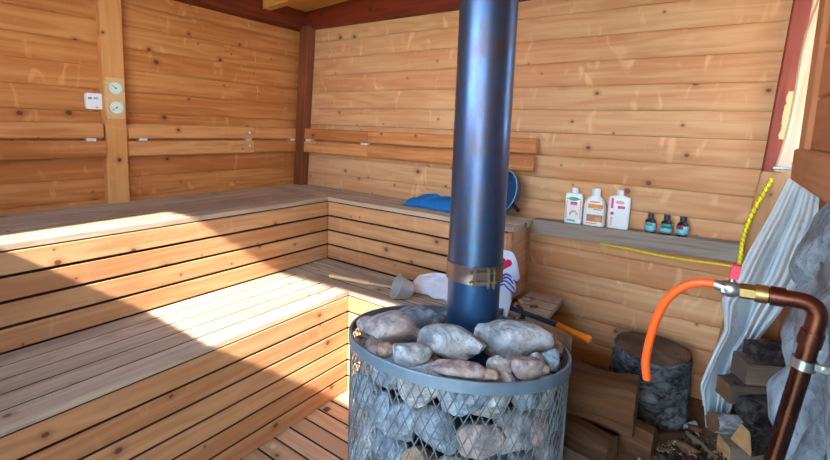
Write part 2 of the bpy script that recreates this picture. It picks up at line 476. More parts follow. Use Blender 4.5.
# unseen front of the hut, openings shaped to cut the sun patch: parapet with a window band above, open doorway at the right
SX = -.30; SY = 1.0; SZ = -.82                                      # direction the sunlight travels
FY = -2.7
def back_to_front(p):                                               # where the light that hits p came through the front
    t = (FY-p[1])/SY; return V((p[0]+SX*t, FY, p[2]+SZ*t))
zP = back_to_front((1.1,-1.49,.53)).z; zQ = back_to_front((1.1,-.628,.53)).z
jb = back_to_front((.529,-1.95,.95)); jt = back_to_front((.476,-1.174,.95))
XR = 2.22
mb = MB()
mb.sweep([(-.1,-.2),(XR,-.2),(XR,zP),(-.1,zP)], (0,FY-.06,0), (0,1,0), (1,0,0), (0,0,1), .06)
def jx(z): return jb.x+(jt.x-jb.x)*(z-jb.z)/(jt.z-jb.z)
mb.sweep([(-.1,zP),(jx(zP),zP),(jx(zQ),zQ),(-.1,zQ)], (0,FY-.06,0), (0,1,0), (1,0,0), (0,0,1), .06)
mb.sweep([(-.1,zQ),(3.5,zQ),(3.5,2.75),(-.1,2.75)], (0,FY-.06,0), (0,1,0), (1,0,0), (0,0,1), .06)
mb.sweep([(XR,zP),(XR+.1,zP),(XR+.1,zQ),(XR,zQ)], (0,FY-.06,0), (0,1,0), (1,0,0), (0,0,1), .06)
st(mb.build('wall_front_sun_mask', M['frontw']))
mb = MB(); mb.box((XR+.06,-5.2,zQ+.06), (4.8,FY-.06,zQ+.12)); mb.box((XR+.12,-5.2,-.2),(XR+.2,-5.12,zQ+.06)); mb.box((4.6,-5.2,-.2),(4.7,-5.1,zQ+.06))  # unseen porch roof and posts, added to stop sun through the doorway
st(mb.build('added_sun_block_porch', M['ceil']))

# pale peeled slab leaning in the gap beside the red post
mb = MB()
mb.board((3.0,-.15,1.31), (.055,0,.66), (1,0,0), (0,-1,0), 1.05, .070, .03, .006, n=16,
         fn=lambda u,v,w: V((.008*math.sin(u*9)+.012*(u>.52)*min(1,(u-.52)*6),0,0)) if v < .02 else V((.004*math.sin(u*13+1),0,0)))
mb.mi = 0
o = thing('timber_slab', 'pale peeled timber slab leaning upright beside the red post at right', 'timber', (3.03,-.165,1.31))
mb.build('slab', M['pale'], o)
mb = MB(); mb.box((2.995,-.19,1.318), (3.062,-.182,1.330)); mb.build('bracket', M['nickel'], o)

# ------------------------------------------------------------------ benches
UZ, LZ = .95, .53
LE2 = 2.19
XU, YU, XE = .684, -.335, 2.0      # upper bench fronts and its right end
XL, YL, LE = 1.214, -.69, 2.065     # lower bench
def slat_y(mb, x0, x1, n, y0, y1, z, gap=.010, thk=.026, jit=.004):
    w = (x1-x0)/n
    for i in range(n):
        j = random.uniform(-jit, jit)
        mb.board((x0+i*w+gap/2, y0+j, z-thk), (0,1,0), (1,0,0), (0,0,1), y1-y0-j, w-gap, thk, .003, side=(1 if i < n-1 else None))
def slat_x(mb, y0, y1, n, x0, x1, z, gap=.010, thk=.026, jit=.006, first=True):
    w = (y1-y0)/n
    for i in range(n):
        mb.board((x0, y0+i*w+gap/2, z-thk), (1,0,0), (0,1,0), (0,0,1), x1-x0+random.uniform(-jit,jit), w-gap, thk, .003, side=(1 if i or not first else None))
ub = thing('sauna_bench', 'upper L-shaped slatted bench along the left and back walls', 'bench', (.3,-.2,LZ))
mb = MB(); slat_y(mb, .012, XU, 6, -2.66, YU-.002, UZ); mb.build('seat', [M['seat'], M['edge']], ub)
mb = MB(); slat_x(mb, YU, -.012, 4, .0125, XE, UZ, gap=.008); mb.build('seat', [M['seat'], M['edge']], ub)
mb = MB(); bh = (UZ-.0265-LZ)/4
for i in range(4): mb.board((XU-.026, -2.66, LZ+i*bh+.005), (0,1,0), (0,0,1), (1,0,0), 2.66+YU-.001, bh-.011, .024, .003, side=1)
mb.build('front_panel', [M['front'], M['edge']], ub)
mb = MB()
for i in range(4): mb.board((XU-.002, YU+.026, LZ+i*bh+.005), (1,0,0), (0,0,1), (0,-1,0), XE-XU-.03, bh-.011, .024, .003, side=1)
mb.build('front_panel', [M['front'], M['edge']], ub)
mb = MB(); mb.box((XE-.05, YU+.03, LZ), (XE-.03, -.012, UZ-.03), axis='y'); mb.box((XE-.03, YU+.0, LZ), (XE-.005, YU+.03, UZ-.03), axis='z')
mb.build('end_panel', M['front'], ub)
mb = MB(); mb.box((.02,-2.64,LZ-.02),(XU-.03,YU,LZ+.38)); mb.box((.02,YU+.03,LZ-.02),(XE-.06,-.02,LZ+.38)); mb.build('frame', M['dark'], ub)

lb = thing('sauna_bench', 'lower L-shaped slatted step bench in front of the upper bench', 'bench', (.9,-.5,FZ))
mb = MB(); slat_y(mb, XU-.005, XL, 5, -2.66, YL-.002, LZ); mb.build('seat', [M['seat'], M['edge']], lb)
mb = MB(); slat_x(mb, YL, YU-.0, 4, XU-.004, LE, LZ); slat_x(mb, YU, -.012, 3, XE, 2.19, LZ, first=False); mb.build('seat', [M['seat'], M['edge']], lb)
mb = MB(); bh2 = (LZ-.0265-FZ)/6
for i in range(6): mb.board((XL-.026, -2.66, FZ+i*bh2+.004), (0,1,0), (0,0,1), (1,0,0), 2.66+YL-.001, bh2-.009, .024, .003, side=1)
mb.build('front_panel', [M['front'], M['edge']], lb)
mb = MB()
for i in range(6): mb.board((XL-.002, YL+.026, FZ+i*bh2+.004), (1,0,0), (0,0,1), (0,-1,0), LE-XL, bh2-.009, .024, .003, side=1)
mb.build('front_panel', [M['front'], M['edge']], lb)
mb = MB(); mb.box((LE-.03, YL+.03, FZ), (LE-.005, YU, LZ-.03), axis='y'); mb.build('end_panel', M['plank'], lb)
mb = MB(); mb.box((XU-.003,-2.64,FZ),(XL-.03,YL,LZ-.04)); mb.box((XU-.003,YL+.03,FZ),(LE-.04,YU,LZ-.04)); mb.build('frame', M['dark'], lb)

# backrests: two rails and white spacers each
def backrest(label, side, a, b, joints, spacers, zt=(1.313,1.396), zb=(1.212,1.300), lower_round=False, a2=None, b2=None):
    a2 = a if a2 is None else a2; b2 = b if b2 is None else b2
    loc = (.03,(a+b)/2,zb[0]) if side == 'l' else ((a+b)/2,-.03,zb[0])
    t = thing('backrest', label, 'backrest', loc)
    for (z0, z1), (p, q) in ((zt,(a,b)), (zb,(a2,b2))):
        cuts = [p]+list(joints)+[q]; mb = MB()
        for c0, c1 in zip(cuts, cuts[1:]):
            bl = .014 if (lower_round and z0 == zb[0]) else 0
            if side == 'l': mb.board((.032, c0+.001, z0), (0,1,0), (0,0,1), (1,0,0), c1-c0-.002, z1-z0, .028, .006, bulge=bl)
            else: mb.board((c0+.001, -.032, z0), (1,0,0), (0,0,1), (0,-1,0), c1-c0-.002, z1-z0, .028, .006)
        mb.build('rail', M['back'], t)
    for s in spacers:
        mb = MB(); h = .022
        if side == 'l': mb.box((.008, s-.022, zb[1]-.004), (.055, s+.022, zt[0]+.004))
        else: mb.box((s-.03, -.055, zb[1]-.004), (s+.03, -.008, zt[0]+.004))
        mb.build('spacer', M['strap'], t)
    return t
backrest('left backrest of two rails, nearest the camera, left of the gauge post', 'l', -2.66, -1.402, [], [-1.46,-2.3], lower_round=True, b2=-1.392)
br = backrest('two-rail backrest on the left wall between the gauge post and the corner', 'l', -1.278, -.085, [-.46], [-1.20,-.50,-.11])
for zz in (1.355, 1.262):
    mb = MB(); mb.lathe([(0,0),(.009,0),(.009,.004),(0,.006)], (.06,-.50,zz), 12, (1,0,0)); mb.build('bolt', M['strap'], br)
backrest('long two-rail backrest on the back wall running behind the stovepipe', 'b', .085, 1.985, [.78], [.17,.74,1.76], b2=1.975)

# ------------------------------------------------------------------ gauges
t = thing('sauna_gauge', 'wooden plaque with two round dials fixed on the post', 'gauge', (.05,-1.34,1.42))
mb = MB()
prof = []
for cx, cy, a0 in ((.083,.211,0),(.012,.211,90),(.012,.014,180),(.083,.014,270)):
    for i in range(5):
        a = math.radians(a0+i*22.5); prof.append((cx+.012*math.cos(a), cy+.012*math.sin(a)))
mb.sweep(prof, (.0505,-1.387,1.42), (1,0,0), (0,1,0), (0,0,1), .016); mb.build('board', M['gauge'], t)
for zc, ang in ((1.588, 140), (1.482, 215)):
    mb = MB(); c = (.0665,-1.339,zc)
    mb.lathe([(0,0),(.036,0),(.036,.006),(.0335,.008),(.0325,.006),(0,.006)], c, 32, (1,0,0)); d = mb.build('dial', [M['dial']], t)
    mb = MB(); mb.lathe([(.0325,.006),(.0335,.0085),(.036,.0085),(.0365,.001)], c, 32, (1,0,0)); mb.build('bezel', M['dialrim'], d)
    mb = MB(); ca, sa = math.cos(math.radians(ang)), math.sin(math.radians(ang)); x = .0735
    mb.sweep([(-.0012,0),(.0012,0),(.0012,.0008),(-.0012,.0008)], (x, -1.339-ca*.008, zc-sa*.008), (0,ca,sa), (0,-sa,ca), (1,0,0), .034)
    mb.lathe([(0,0),(.004,0),(.004,.001),(0,.001)], (x,-1.339,zc), 10, (1,0,0)); mb.build('needle', M['ink'], d)
    mb = MB()
    for i in range(11):
        a = math.radians(-30+i*24); ca, sa = math.cos(a), math.sin(a)
        mb.sweep([(-.0008,0),(.0008,0),(.0008,.0006),(-.0008,.0006)], (.073, -1.339+ca*.024, zc+sa*.024), (0,ca,sa), (0,-sa,ca), (1,0,0), .005)
    mb.build('scale_marks', M['grey_ink'], d)
t = thing('digital_thermometer', 'small square white digital thermometer on the wall left of the post', 'thermometer', (.012,-1.425,1.468))
mb = MB(); prof = []
for cx, cy, a0 in ((.073,.075,0),(.012,.075,90),(.012,.012,180),(.073,.012,270)):
    for i in range(5):
        a = math.radians(a0+i*22.5); prof.append((cx+.011*math.cos(a), cy+.011*math.sin(a)))
mb.sweep(prof, (.008,-1.468,1.468), (1,0,0), (0,1,0), (0,0,1), .018); mb.build('case', M['white'], t)
mb = MB(); mb.box((.0255,-1.455,1.522),(.0270,-1.437,1.532),.0004); mb.build('display_digits', M['grey_ink'], t)
mb = MB(); mb.box((.0255,-1.430,1.522),(.0270,-1.408,1.534),.0004); mb.build('screen', M['paleblue'], t)
mb = MB(); mb.box((.0255,-1.422,1.478),(.0268,-1.410,1.482),.0004); mb.build('button', M['grey_ink'], t)

# ------------------------------------------------------------------ stove
SCX, SCY, SR = 2.117, -1.084, .383
def topz(dx, dy): return .70+.02*dx-.15*dy
t = thing('sauna_stove', 'round wire mesh sauna stove packed with stones', 'stove', (SCX,SCY,FZ))
mb = MB(); n = 96; H = .036; th_ = .006
def rimp(a, r, dz): return V((SCX+r*math.cos(a), SCY+r*math.sin(a), topz(r*math.cos(a), r*math.sin(a))+dz))
rings = []
for r, dz in ((SR-th_,0),(SR+.002,0),(SR+.004,-.003),(SR+.004,-H),(SR-th_,-H)):
    rings.append([mb.bm.verts.new(rimp(2*PI*k/n, r, dz)) for k in range(n)])
for i in range(5):
    a, b = rings[i], rings[(i+1)%5]
    for k in range(n): mb.bm.faces.new((a[k], a[(k+1)%n], b[(k+1)%n], b[k]))
mb.build('rim', M['rim'], t)
mb = MB(); ND = 78
def strand(k, s):
    pts = []; a0 = 2*PI*k/ND; N = 22
    for i in range(N+1):
        q = i/N; a = a0+s*(2*PI/ND)*.5*24*q; zt = topz(SR*math.cos(a), SR*math.sin(a))-H+.004
        pts.append((SCX+(SR-.003+s*.0016)*math.cos(a), SCY+(SR-.003+s*.0016)*math.sin(a), FZ+.004+q*(zt-FZ-.004)))
    mb.tube(pts, .0018, 4, caps=False)
for k in range(ND): strand(k, 1); strand(k, -1)
mb.build('wire_mesh', M['wire'], t, smooth=0)
mb = MB(); mb.lathe([(0,FZ+.002),(.19,FZ+.002),(.19,.60),(.17,.62),(0,.62)], (2.117,-1.05,0), 40); mb.build('firebox', M['firebox'], t)
mb = MB(); mb.lathe([(SR-.012,FZ),(SR+.004,FZ),(SR+.004,FZ+.03),(SR-.012,FZ+.03),(SR-.012,FZ)], (SCX,SCY,0), 72); mb.build('bottom_ring', M['rim'], t)

# flue pipe
PX, PY, PR = 2.120, -.985, .099
t = thing('stovepipe', 'tall blue steel stovepipe rising from the stones of the stove', 'stovepipe', (PX,PY,.62))
mb = MB(); mb.lathe([(PR-.003,.62),(PR-.003,.97)], (PX,PY,0), 64); mb.build('lower_pipe', M['pipe2'], t)
mb = MB(); mb.lathe([(PR-.004,.94),(PR+.001,.94),(PR+.001,2.9),(PR-.004,2.9)], (PX,PY,0), 64); mb.build('upper_pipe', M['pipe'], t)
mb = MB(); cz0 = .925
mb.lathe([(PR+.002,cz0-.032),(PR+.006,cz0-.032),(PR+.006,cz0-.026),(PR+.0045,cz0-.022),(PR+.0045,cz0+.022),(PR+.006,cz0+.026),(PR+.006,cz0+.032),(PR+.002,cz0+.032)], (PX,PY,0), 64)
cl = mb.build('clamp', M['clamp'], t)
ca = math.atan2(-2.433-PY, 2.844-PX)+math.radians(14)               # clamp lugs face the room
e = V((math.cos(ca), math.sin(ca), 0)); tg = V((-math.sin(ca), math.cos(ca), 0)); base = V((PX,PY,cz0))
mb = MB()
for dd in (-.03, .018, .036):
    c = base+e*(PR+.004)+tg*dd
    mb.board(c+V((0,0,-.036)), (0,0,1), tg, e, .072, .007, .022, .001)
mb.build('lug', M['brasscl'], cl)
mb = MB(); c = base+e*(PR+.015)
for dz in (.016, -.016): mb.tube([c+tg*-.045+V((0,0,dz)), c+tg*.05+V((0,0,dz))], .0045, 10)
mb.build('clamp_screw', M['brasscl'], cl)

# stones -------------------------------------------------------------
YAW = math.atan2(.574, .818)
def stone(x, y, z, rx, ry, rz, mat, label, group, seed, yaw=0, pl=11, flat=.8, tilt=(0,0), box=0):
    me = rock_mesh('stone', rx, ry, rz, seed, pl, flat=flat, box=box)
    o = link('stone', me, M[mat]); o.location = (x,y,z); o.rotation_euler = (tilt[0], tilt[1], YAW+yaw)
    return tag(o, label, 'stone', group)
# (x, y, rx, ry, rz, z lift, material, label)
TOP = [
 (1.945,-1.255,.108,.082,.052,.013,'rock_pale','large smooth pale pinkish oval stone at the left of the stove top', 6, .93, -.05),
 (1.900,-1.045,.108,.066,.040,.010,'rock_blue','flat blue-grey stone at the back of the stove top left of pipe', 9, .85, 0),
 (2.170,-1.230,.124,.074,.054,.018,'rock_grey','rounded speckled grey stone right in front of the stovepipe', 12, .90, -.22),
 (2.120,-1.385,.070,.046,.034,.008,'rock_grey','small grey stone at the front left of the stove top', 16, .86, -.1),
 (2.040,-1.395,.036,.028,.022,.000,'rock_tan','little tan stone below the large pale oval stone', 5, .88, 0),
 (2.270,-1.360,.080,.042,.026,.004,'rock_mauve','low mauve-grey slab stone against the front rim', 21, .85, -.15),
 (2.314,-1.050,.152,.070,.070,.030,'rock_grey','largest angular grey stone block right of the stovepipe', 35, .92, -.05),
 (2.352,-1.245,.040,.034,.032,.008,'rock_pale','small pale stone under the angular block near front rim', 14, .85, 0),
 (2.405,-1.195,.058,.042,.034,.006,'rock_mauve','mauve stone at the front right of the stove top', 18, .88, 0),
 (2.446,-1.075,.040,.036,.034,.012,'rock_blue','dark blue-grey stone tucked at the far right rim', 27, .82, 0),
 (2.418,-1.125,.030,.026,.024,.010,'rock_grey','small grey pebble stone beside the dark blue-grey right one', 28, .88, 0),
 (2.425,-.965,.038,.032,.036,.013,'rock_tan','brownish pointed stone behind the right end of the angular block', 30, .75, .4),
 (2.450,-1.160,.022,.020,.018,.004,'rock_pale','tiny round pale stone by the right front rim', 31, .9, 0),
 (2.350,-1.320,.040,.026,.016,.002,'rock_tan','flat tan sliver of stone lying on the front rim', 39, .85, 0),
 (1.850,-1.280,.034,.034,.036,.006,'rock_pale','small whitish stone at the leftmost rim', 40, .85, 0),
 (2.010,-1.050,.034,.032,.032,.016,'rock_dark','dark little stone touching the left side of the pipe', 41, .8, 0),
 (2.255,-.815,.085,.055,.040,.000,'rock_dark','dark stone behind the pipe and the angular block', 42, .8, .3),
]
for x, y, rx, ry, rz, dz, m, lab, sd, fl, tw in TOP:
    stone(x, y, topz(x-SCX, y-SCY)+dz, rx, ry, rz, m, lab, 'stones on top of the stove', sd, tw, 14, fl-.07, box=(5 if 'block right' in lab else 0))
# bed of stones just under the top layer
rg = random.Random(5)
bed = 0
for ring, cnt, rr in ((.30,17,.062),(.24,12,.06)):
    for i in range(cnt):
        a = 2*PI*i/cnt+rg.uniform(-.1,.1)
        x, y = SCX+ring*math.cos(a), SCY+ring*math.sin(a)
        if math.hypot(x-PX, y-PY) < PR+.05: continue
        r = rr*rg.uniform(.8,1.1)
        stone(x, y, topz(x-SCX, y-SCY)-.042-.02*rg.random(), r, r*.9, r*.7, rg.choice(['rock_dark','rock_grey','rock_mauve','rock_blue']),
              'filler stone in the gaps between the larger stones on the stove top', 'filler stones on the stove top', 300+ring*100+i, rg.uniform(0,3), 11, .85)
# stones behind the mesh on the sides the room sees
rows = 6
for j in range(rows):
    for i in range(13):
        a = math.radians(-215+i*(250/12)+(9 if j%2 else 0)+rg.uniform(-3,3))
        r = rg.uniform(.064,.075); rr = SR-.012-r*.86
        big = rg.random()
        o = stone(SCX+rr*math.cos(a), SCY+rr*math.sin(a), FZ+.066+j*(topz(SR*math.cos(a),SR*math.sin(a))-.02-FZ-.126)/5+rg.uniform(-.010,.010), r*.86, r*rg.uniform(.98,1.16), r*rg.uniform(.92,1.08),
              rg.choice(['rock_grey','rock_blue','rock_mauve','rock_grey','rock_blue','rock_blue','rock_grey','rock_dark','rock_mauve','rock_blue','rock_tan']),
              'grey stone packed behind the wire mesh in the side of the stove', 'stones behind the stove mesh', 500+j*20+i, 0, 13, .74)
        o.rotation_euler = (rg.uniform(-.5,.5), 0, a)

# ------------------------------------------------------------------ things on the benches
# ladle
t = thing('ladle', 'steel sauna ladle with long wooden handle lying on the lower bench', 'ladle', (1.2,-.53,LZ))
A = V((.985,-.610,LZ+.013)); B = V((1.478,-.590,LZ+.050)); d = (B-A).normalized()
mb = MB(); mb.tube([A+d*(.30*q) for q in (0,.03,.1,.5,.9,1)], [.006,.012,.011,.010,.010,.009], 14); mb.build('handle', M['handle'], t)
mb = MB(); mb.tube([A+d*.295, A+d*.45], [.0075,.006], 12); mb.build('ferrule', M['stain'], t)
mb = MB(); bc = A+d*.515; side = V((-d.y,d.x,0)).normalized()
ax = (V((0,0,1))*.42-V((0,1,0))*.70+d*-.55).normalized()            # mouth turned to the room
mb.lathe([(0,-.058),(.038,-.058),(.048,-.050),(.064,.026),(.067,.028),(.067,.031),(.062,.030),(.046,-.046),(.034,-.054),(0,-.054)], bc+V((0,0,.003)), 32, ax)
mb.build('bowl', M['stain'], t)

# blue cloth on the upper bench
def mound(x0, x1, y0, y1, z, h, seed, p=2.4, n=34, edge=.006, fn=None):
    def g(a, b):
        x = x0+(x1-x0)*a; y = y0+(y1-y0)*b
        q = max(0, 1-abs(2*a-1)**p)*max(0, 1-abs(2*b-1)**p)
        w = noise.noise(V((x*14+seed, y*18, seed)))*.35+noise.noise(V((x*35, y*35, seed*3)))*.12
        hh = edge+(h*(q**.55))*(1+w)
        if fn: hh *= fn(a, b)
        ex = .012*noise.noise(V((a*3, b*5, seed+9)))
        return V((x+ex, y+ex, z+max(.003, hh)))
    return g
def cloth_obj(name, g, mat, label, cat, th=.005, parent=None):
    mb = MB(); mb.grid(36, 26, g)
    # close underneath by a skirt down to the support
    o = mb.build(name, mat, parent, smooth=80); solidify(o, th, -1); 
    return o
o = cloth_obj('towel', mound(1.215,1.66,-.235,-.040,UZ,.068,3.3), M['bluecl'], '', '')
rebase(o); tag(o, 'bright blue folded cloth lying on the upper bench left of the stovepipe', 'towel')

# dark blue basin leaning on the back wall
t = thing('basin', 'dark blue round basin with pale rim leaning on wall right of stovepipe', 'basin', (1.81,-.06,UZ))
c = V((1.815,-.085,UZ+.137)); ax = V((-.42,-.86,.28)).normalized()
mb = MB(); mb.lathe([(0,-.055),(.075,-.055),(.11,-.03),(.124,.012),(.130,.014),(.128,.006),(.114,-.034),(.078,-.062),(0,-.062)], c, 48, ax); bo = mb.build('bowl', M['basin'], t)
mb = MB(); mb.lathe([(.119,-.006),(.124,.0125),(.131,.0150),(.131,.011)], c, 48, ax); mb.build('rim', M['basinrim'], t)
R_ = V((.80,-.30,-.45)).normalized(); R_ = (R_-ax*R_.dot(ax)).normalized()
mb = MB(); mb.tube([c+R_*.12, c+R_*.15, c+R_*.185], [.009,.010,.012], 12); mb.build('handle', M['black'], t)
mb = MB()
for a in (-.5, -.15, .7):
    q = Matrix.Rotation(a, 3, ax) @ (Matrix.Rotation(1.0, 3, ax) @ R_)
    mb.lathe([(0,.004),(.007,.003),(.007,0),(0,0)], c+q*.112+ax*-.012, 10, ax)
mb.build('rivet', M['navy'], t)

# white printed towel: a bundle standing against the end of the front panel and a spread part
def tw(a, b):
    x = 1.455+.595*a; s = b
    hgt = .048+.05*math.sin(a*5)+.30*max(0, min(1, (a-.55)/.25))
    hgt *= (1-.30*max(0, (a-.93)/.07)**2)
    ph = s*PI
    yy = YU-.015-.05*(1-math.cos(ph))*(.6+.8*a)
    if s > .5: yy = YU-.015-.05*(.6+.8*a)*(2-.0)+.05*(.6+.8*a)*(1+math.cos(ph))*.0
    zz = LZ+.004+hgt*(1-s)**.8 if s < 1 else LZ+.004
    dep = .035+.10*s**1.5
    w = .018*noise.noise(V((x*16, s*5, 2.0)))+.010*math.sin(x*55+s*3)
    return V((x+.012*noise.noise(V((a*6, s*7, 4))), YU-.004-dep*(.35+.65*min(1, s*2.2))+w*min(1, s*4)*.8-.004, zz))
t = thing('towel', 'white towel with crimson heart and blue print bundled behind the stovepipe', 'towel', (1.75,YU-.06,LZ))
mb = MB(); mb.grid(60, 22, tw); o = mb.build('cloth', M['tow'], t, smooth=80); solidify(o, .012, 0)
def on_tow(px, pz): # point of the towel's outer face
    a = (px-1.455)/.595; best = min((tw(a, i/60) for i in range(61)), key=lambda p: abs(p.z-pz)); return best+V((0,-.014,0))
mb = MB(); vs = []; hc = V((1.990,0,.775))
for i in range(28):
    q = 2*PI*i/28; hx = 16*math.sin(q)**3; hz = 13*math.cos(q)-5*math.cos(2*q)-2*math.cos(3*q)-math.cos(4*q)
    p = on_tow(hc.x+hx*.0018, hc.z+hz*.0018); vs.append(mb.bm.verts.new(p))
mb.bm.faces.new(vs); o = mb.build('heart_print', M['heart'], t); solidify(o, .003, 0)
mb = MB()
for i in range(4):
    pts = [on_tow(1.975+.026*q-.0, .655+.03*math.sin(q*1.2)+i*.016) for q in (0,.5,1,1.5,2,2.5,3)]; mb.tube(pts, .004, 6)
mb.build('wavy_print', M['bluepr'], t)

# axe on the lower bench end
t = thing('axe', 'axe with blue-black shaft and orange grip lying across bench end', 'axe', (2.25,-.46,LZ))
A = V((2.445,-.50,LZ+.026)); Bm = V((2.29,-.466,LZ+.038)); Cc = V((2.00,-.395,LZ+.030))
mb = MB(); mb.tube([Cc, Cc.lerp(Bm,.5), Bm], [.012,.012,.013], 12); mb.build('shaft', M['axeh'], t)
mb = MB(); mb.tube([Bm, Bm.lerp(A,.2), Bm.lerp(A,.5), Bm.lerp(A,.8), Bm.lerp(A,.95), A], [.0132,.0135,.0125,.0140,.0175,.012], 14); mb.build('grip', M['axeo'], t)
d = (Cc-Bm).normalized(); sd = V((-d.y,d.x,0)).normalized()
mb = MB(); pr = [(-.03,-.035),(.02,-.03),(.10,-.055),(.105,0),(.10,.055),(.02,.03),(-.03,.035)]
mb.sweep([(v,w) for v,w in pr], Cc+V((0,0,-.018)), (0,0,1), sd, d, .03); mb.build('head', M['steelhd'], t)

# chips and plank at the end of the lower bench
rg = random.Random(8)
for i in range(9):
    mb = MB(); a = rg.uniform(0,PI); L = rg.uniform(.025,.05); x, y = 2.06+rg.uniform(-.05,.10), -.22+rg.uniform(-.10,.06)
    u = V((math.cos(a), math.sin(a), rg.uniform(-.02,.2))); mb.board((x,y,LZ+.003), u, (-u.y,u.x,0), (0,0,1), L, .018, .008, .001)
    o = mb.build('wood_chip', M[rg.choice(['chip','loggr'])]); rebase(o); tag(o, 'little wood chip scattered behind the stovepipe on the lower bench', 'wood chip', 'wood chips on the bench')
mb = MB(); mb.board((2.105,-.375,LZ-.066), V((.180,-.165,0)), V((.165,.18,0)), (0,0,1), .255, .10, .07, .004)
o = mb.build('plank', M['plank']); rebase(o); tag(o, 'short thick plank with sawn end lying beyond the lower bench end', 'plank')

# ------------------------------------------------------------------ shelf and its bottles
SL = .027; ZS0 = .957
def sz(x): return ZS0+SL*(x-2.02)
mb = MB(); mb.board((2.008,-.088,sz(2.008)-.078), (1,0,SL), (0,0,1), (0,1,0), .925, .078, .076, .003)
o = mb.build('wall_shelf', M['grey']); rebase(o); tag(o, 'weathered grey plank shelf on the back wall holding bottles', 'shelf')
def rprof(w, d, r, n=4):
    p = []
    for cx, cy, a0 in ((w/2-r,d/2-r,0),(-w/2+r,d/2-r,90),(-w/2+r,-d/2+r,180),(w/2-r,-d/2+r,270)):
        for i in range(n+1):
            a = math.radians(a0+i*90/n); p.append((cx+r*math.cos(a), cy+r*math.sin(a)))
    return p
def loft(mb, secs, c, rot=0):
    """secs [(z, w, d, r)] rounded rectangles stacked"""
    c = V(c); rings = []; cr, sr = math.cos(rot), math.sin(rot)
    for z, w, d, r in secs:
        rings.append([mb.bm.verts.new(c+V((x*cr-y*sr, x*sr+y*cr, z))) for x, y in rprof(w, d, min(r, w*.49, d*.49))])
    k = len(rings[0])
    for a, b in zip(rings, rings[1:]):
        for i in range(k): mb.bm.faces.new((a[i], a[(i+1)%k], b[(i+1)%k], b[i]))
    mb.bm.faces.new(rings[0][::-1]); mb.bm.faces.new(rings[-1])
def patch(name, t, mat, c, rot, x0, x1, z0, z1, yo, bow=0.0, shape='rect'):
    c = V(c); cr, sr = math.cos(rot), math.sin(rot); mb = MB()
    def P(x, y, z): return c+V((x*cr-y*sr, x*sr+y*cr, z))
    if shape == 'rect': out = [(x0,z0),(x1,z0),(x1,z1),(x0,z1)]
    else: out = [((x0+x1)/2+(x1-x0)/2*math.cos(2*PI*i/20), (z0+z1)/2+(z1-z0)/2*math.sin(2*PI*i/20)) for i in range(20)]
    if shape == 'arc':
        xc, w = (x0+x1)/2, (x1-x0)/2; h = z1-z0
        out = [(xc+w*math.cos(PI*i/12), z0+h*math.sin(PI*i/12)) for i in range(13)]+[(xc+.5*w*math.cos(PI*i/12), z0+.5*h*math.sin(PI*i/12)) for i in range(12,-1,-1)]
    f = [mb.bm.verts.new(P(x, -yo, z)) for x, z in out]; g = [mb.bm.verts.new(P(x, -yo-.0007, z)) for x, z in out]
    mb.bm.faces.new(f[::-1]); mb.bm.faces.new(g); k = len(out)
    for i in range(k): mb.bm.faces.new((f[i], f[(i+1)%k], g[(i+1)%k], g[i]))
    return mb.build(name, mat, t)
BY = -.048
